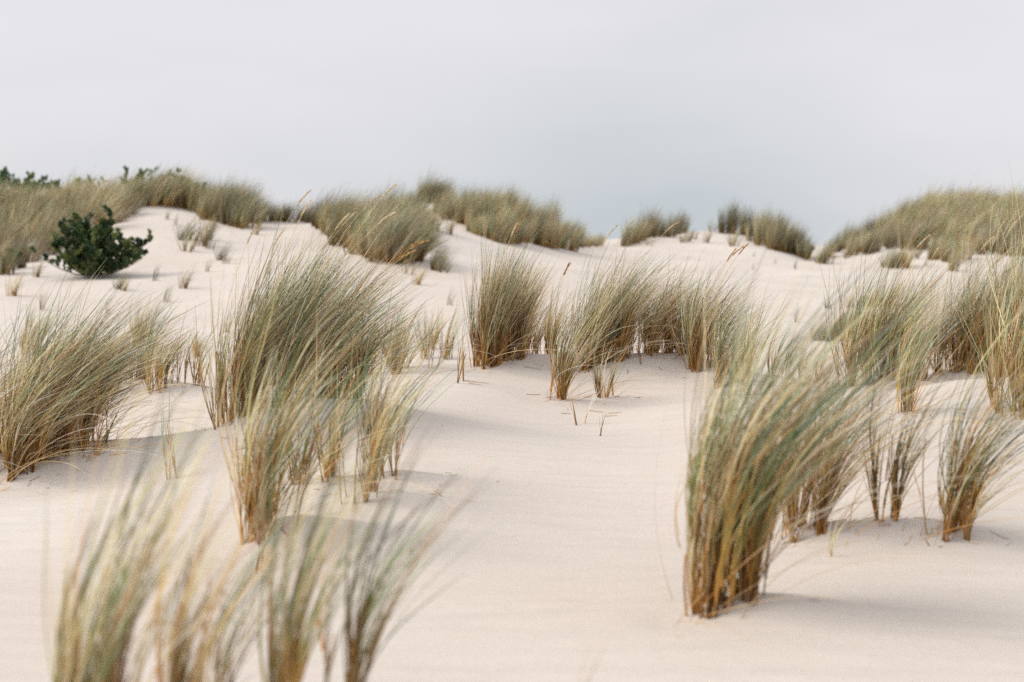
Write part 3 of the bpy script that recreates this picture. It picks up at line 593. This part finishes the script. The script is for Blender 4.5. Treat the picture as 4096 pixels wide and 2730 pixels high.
# --- right hill
gh = "marram tussocks covering the right hill"
lab = "tussock in the close brownish cover of the large right hill"
for row, x0, x1, n in ((1020,3880,4110,5),(990,3590,4110,11),(955,3560,4110,11),(925,3600,4110,18),(900,3650,4110,18),(875,3710,4110,18),(860,3780,4110,16)):
    MASS = row < 950
    for px in np.linspace(x0, x1, n):
        sl = 0 if px < 3900 or row < 1000 else 0
        put(jit(px, 17), jit(row + sl, 8), FULL if rf.uniform() < .6 else DRY, rf.uniform(1.0, 1.35), lab, gh)
MASS = False
lab = "paler tussock along the rising left edge of the right hill"
for k in range(15):
    u = k / 14; put(3285 + 420 * u, 1048 - 172 * u ** .75 + rf.uniform(0, 8), FULL, .6 + .65 * u ** .7, lab, "tussocks on the left edge of the right hill", rot=.25)
for px, py in ((3410,1022),(3450,1010),(3490,990),(3530,975),(3560,985)): put(px, py, FULL, .85, "tussock just inside the left edge of the right hill", "inner edge tussocks of the right hill", rot=.25)
for px, py, k, s, lb in ((3315,1058,THIN,1.3,"slim tuft at the bottom left of the right hill"),(3387,1036,THIN,1.0,"single thin tuft on sand right of the bottom left one"),(3478,1018,FULL,.85,"leaning brown tussock on the bare knoll of the right hill"),(3500,1008,FULL,.7,"second leaning tussock on the bare knoll"),
    (3545,1072,THIN,1.1,"open tuft left in the front group of the right hill"),(3575,1074,FULL,.62,"ochre tussock in the front group of the right hill"),(3605,1068,FULL,.7,"green tussock in the front group of the right hill"),(3622,1076,THIN,1.3,"darkest tuft of the front group of the right hill"),
    (3660,1038,THIN,1.2,"tuft behind the front group of the right hill"),(3735,1040,FULL,.8,"brown tussock left in the shaded pair of the right hill"),(3770,1038,FULL,.8,"brown tussock right in the shaded pair of the right hill"),(3795,1050,FULL,.7,"tussock right of the shaded pair"),
    (3705,1066,TINY,.8,"small sprig between the front group and the shaded pair"),(3812,1086,FULL,.6,"low dark tussock nearest the white seed heads"),(3850,1040,FULL,.8,"brown tussock above the low dark one"),
    (3598,1198,THIN,.72,"single short ochre tuft on the sand below the right hill")):
    put(px, py, k, s, lb, name="grass_tuft" if k in (THIN, TINY) else "marram_tussock", cat="grass tuft" if k in (THIN, TINY) else "grass tussock", rot=.2)
# blurred meadow patches in front of the right hill
for px, py, s in ((3310,1235,.55),(3390,1232,.6),(3420,1230,.6),(3450,1228,.6),(3480,1226,.62),(3520,1225,.62),(3550,1222,.5),(3650,1215,.45)):
    put(px, py, THIN if rf.uniform() < .4 else DRY, s * .75, "short hazy green patch on the sand below the right hill", "short tussocks below the right hill", rot=.2)
for px, py, s in ((3285,1362,.5),(3320,1362,.55),(3350,1350,.55),(3375,1335,.5),(3420,1320,.5),(3500,1310,.5)):
    put(px, py, DRY, s * .8, "brownish blurred tussock just behind the right-hand thicket", "blurred tussocks behind the right-hand thicket", rot=.2)

Vs, Qs, Cs, off = [], [], [], 0
for me, x, y, z, r_, s_ in STUFF:
    n = len(me.vertices); v = np.empty(n * 3, np.float32); me.vertices.foreach_get("co", v); v = v.reshape(-1, 3) * s_
    c = np.empty(n * 4, np.float32); me.color_attributes["tint"].data.foreach_get("color", c); c = c.reshape(-1, 4)[:, :3] * rf.uniform(.72, 1.3)
    q = np.empty(len(me.loops), np.int32); me.loops.foreach_get("vertex_index", q)
    Vs.append(np.c_[v[:, 0] * math.cos(r_) - v[:, 1] * math.sin(r_) + x, v[:, 0] * math.sin(r_) + v[:, 1] * math.cos(r_) + y, v[:, 2] + z]); Cs.append(c); Qs.append(q.reshape(-1, 4) + off); off += n
gm = link("marram_grass", mesh_from("marram_grass", np.concatenate(Vs), np.concatenate(Qs), np.concatenate(Cs), M_FAR))
tag(gm, "continuous far cover of marram grass on the backs of the hill crests", "grass", kind="stuff")

# ------------------------------------------------------------------ shrubs
def shrub(px, py, w, h, nsh, label, D=None, seed=1, leaf=.035, dark=1.0, group=None, wind=.1, depth=None):
    rng = np.random.default_rng(seed); x, y = spot(px, py, D); z = float(height(x, y)[0])
    root = empty("dune_shrub", (x, y, z)); tag(root, label, "shrub", group)
    # main limbs spread low, each carries side shoots whose ends are packed with small leaves
    nm = max(5, nsh // 8); limbs = []
    Pn = []; Rd = []
    for k in range(nm):
        a = rng.uniform(0, 6.28); el = rng.uniform(.12, 1.45); K = 8; s = np.linspace(0, 1, K)
        L = (math.hypot(math.cos(el) * w / 2, math.sin(el) * h)) * rng.uniform(.5, 1.12)
        d = np.array([math.cos(a) * math.cos(el), math.sin(a) * math.cos(el) * .8, math.sin(el)])
        p = d[None] * (s * L)[:, None]; p[:, 2] += .10 * np.sin(s * math.pi) * L * (1 - el / 1.6) * -.6 + .18 * L * s ** 2 * (1 - el / 1.6); p[:, 0] += wind * s ** 2 * h
        p += np.cumsum(rng.normal(0, .02 * L, (K, 3)), 0) * s[:, None]; p[:, 2] = np.maximum(p[:, 2], .03)
        limbs.append(p); Pn.append(p); Rd.append(np.linspace(.014, .004, K) * h)
    C = np.tile(np.array([.12, .085, .055]), (nm, 8, 1))
    V, q, C = tube_set(np.array(Pn), np.array(Rd), C, 5)
    link("branches", mesh_from("branches", V, q, C, M_WOOD), root)
    LV = []; LC = []
    base = []; dirs = []; col = []
    for k in range(nsh):
        p = limbs[rng.integers(0, nm)]; u = rng.uniform(.4, 1.0); i = u * 7; i0 = min(int(i), 6); b = p[i0] + (p[i0 + 1] - p[i0]) * (i - i0)
        sd = np.array([rng.normal(0, .6), rng.normal(0, .6), rng.uniform(.3, 1.3)]); sd /= np.linalg.norm(sd); sl = rng.uniform(.10, .26) * h
        nl = 34; t = rng.uniform(0, 1, nl) ** .8
        pos = b + sd[None] * (t * sl)[:, None]
        ph = rng.uniform(0, 6.28, nl); s1 = np.cross(sd, [.2, .5, .9]); s1 /= np.linalg.norm(s1); s2 = np.cross(sd, s1)
        dd = sd[None] * .8 + (s1[None] * np.cos(ph)[:, None] + s2[None] * np.sin(ph)[:, None]) * .9
        base.append(pos); dirs.append(dd)
        shade = rng.choice([0, 1, 2], p=[.45, .35, .2]); c = np.array([[.036, .074, .028], [.08, .13, .04], [.17, .21, .065]])[shade] * dark
        col.append(c[None] * rng.uniform(.75, 1.3, (nl, 1)))
    base = np.concatenate(base); dirs = np.concatenate(dirs); col = np.concatenate(col); N = len(base)
    # leaf outline: narrow at stalk, wide in the middle, pointed
    rv = rng.normal(0, 1, (N, 3)); d = dirs / np.linalg.norm(dirs, axis=1, keepdims=True); s = np.cross(d, rv); s /= np.linalg.norm(s, axis=1, keepdims=True)
    ll = leaf * rng.uniform(.7, 1.3, N)[:, None]; ww = ll * .34; up = np.cross(d, s) * ll * .12
    V = np.stack([base, base + d * ll * .5 - s * ww / 1 + up, base + d * ll, base + d * ll * .5 + s * ww / 1 + up], 1).reshape(-1, 3)
    q = np.arange(N * 4).reshape(N, 4)
    link("foliage", mesh_from("foliage", V, q, np.repeat(col, 4, 0), M_LEAF, smooth=False), root)
    return root
shrub(370,1110,1.55,.78,480,"large dark green leafy shrub at the foot of the left hill", seed=3, leaf=.05)
shrub(30,1085,.5,.3,36,"small piece of dark green shrub at the left edge of the hill foot", seed=4, leaf=.04)
for k, (px, py, D, w, h, n) in enumerate(((-5,800,35,1.4,.66,260),(110,808,36,1.4,.56,220),(215,810,36,1.0,.62,90),(335,800,35,1.2,.78,120),(530,800,32,.8,.62,80),(635,795,32,.9,.62,90),(720,800,32,1.0,.6,130),(800,830,31.5,.9,.5,90))):
    shrub(px, py, w, h, n, wind=.25, label=["blue-green shrub on the skyline at the far left edge","second dark shrub from the left on the skyline","low shrub in the skyline dip left of the feathery one","feathery open shrub on the skyline above the dark shrub","shrub twigs at the left end of the hill crest band","upright shrub twigs poking out of the crest band","dark shrub among the highest grass of the left crest","shrub at the right fall of the left crest"][k], D=D, seed=20 + k, leaf=.05, dark=1.9)
shrub(3249,1052,.16,.1,14,"tiny dark bush in the gap between the second dune and right hill", D=40, seed=40, leaf=.04)

# ------------------------------------------------------------------ loose dead stems lying on the sand
def fallen(px, py, L, ang, label, curve=.0):
    x, y = spot(px, py); K = 8; s = np.linspace(-.5, .5, K)
    p = np.stack([x + np.cos(ang) * s * L, y + np.sin(ang) * s * L + curve * (s ** 2) * L, np.zeros(K)], -1)
    p[:, 2] = height(p[:, 0], p[:, 1]) + .004; z0 = p[K // 2].copy()
    V, q, C = tube_set((p - z0)[None], np.linspace(.0022, .0012, K)[None], np.tile(OCHRE * .8, (1, K, 1)))
    o = link("fallen_stem", mesh_from("fallen_stem", V, q, C, M_STALK)); o.location = z0
    tag(o, label, "dry stem", "dead stems lying on the sand")
for px, py, L, a, lb in ((2265,1660,.06,.3,"shortest dead stem lying left of the lowest lone stalk"),(2385,1650,.10,-.6,"dead stem on sand below the small stalk bundle"),(2445,1668,.07,0.1,"dark dead stem right of the lowest stalks on the mound"),
    (2460,1655,.08,.2,"thin dead stem above the dark one on the mound"),(1905,1532,.16,.1,"reddish dead stem at the left foot of the mound"),(1900,1541,.08,-.1,"small dead stem below the reddish one"),(2130,1477,.12,.0,"dead stem on the crest of the central mound"),
    (1000,1790,.16,.6,"dead stem on the shaded slope under the tall central group")):
    fallen(px, py, L, a, lb, curve=.1)
# fine litter, blown together round the feet of the tussocks
rl = np.random.default_rng(31); n = 800; cx_, cy_ = [], []
src = [t for t in NT if t['rx'] > .03 and t['y'] < 12]
for _ in range(n):
    t = src[rl.integers(0, len(src))]; cx_.append(t['x'] + rl.normal(.06, .05 + t['rx'] * 1.3)); cy_.append(t['y'] + rl.normal(-.01, .04 + t['rx'] * .9))
cx_, cy_ = np.array(cx_), np.array(cy_); a = rl.normal(0, .9, n); L = rl.uniform(.01, .06, n) * np.where(rl.uniform(0, 1, n) < .12, 2.0, 1); K = 4
q_ = np.linspace(-.5, .5, K); Pl = np.stack([cx_[:, None] + np.cos(a)[:, None] * q_ * L[:, None], cy_[:, None] + np.sin(a)[:, None] * q_ * L[:, None] + (q_ ** 2)[None] * (L * rl.normal(0, .6, n))[:, None]], -1)
Pl = np.concatenate([Pl, (height(Pl[..., 0].ravel(), Pl[..., 1].ravel()).reshape(n, K) + .0015 + rl.uniform(0, .008, n)[:, None] * (q_ + .5)[None])[..., None]], -1)
V, q, C = tube_set(Pl, rl.uniform(.0007, .0017, n)[:, None] * np.ones((1, K)), np.repeat(pick(rl, n, [OCHRE, BROWN, STRAW], [2, 2, 2])[:, None], K, 1))
tag(link("plant_litter", mesh_from("plant_litter", V, q, C, M_STALK)), "scattered short dead stem fragments on the sand round the tussocks", "plant litter", kind="stuff")
# the pale split stake leaning among the tall tussocks
x, y = spot(1068, 1683, 7.15); z = float(height(x, y)[0])
V = []; 
for s, w_, t_ in ((0, .012, .006), (.5, .012, .006), (1, .007, .004)):
    c = np.array([.016 * s + .002 * math.sin(6 * s), 0, -.03 + .15 * s])
    V += [c + (-w_, -t_, 0), c + (w_, -t_ * .6, .002), c + (w_, t_, 0), c + (-w_, t_ * .6, .003)]
q = [(i * 4 + k, i * 4 + (k + 1) % 4, (i + 1) * 4 + (k + 1) % 4, (i + 1) * 4 + k) for i in range(2) for k in range(4)] + [(8, 9, 10, 11)]
stk = link("wooden_stake", mesh_from("wooden_stake", np.array(V), np.array(q), np.tile(PALE * .95, (12, 1)), M_STALK, smooth=False)); stk.location = (x, y, z)
tag(stk, "short pale flat stake leaning at the foot of the tall central tussocks", "stake")
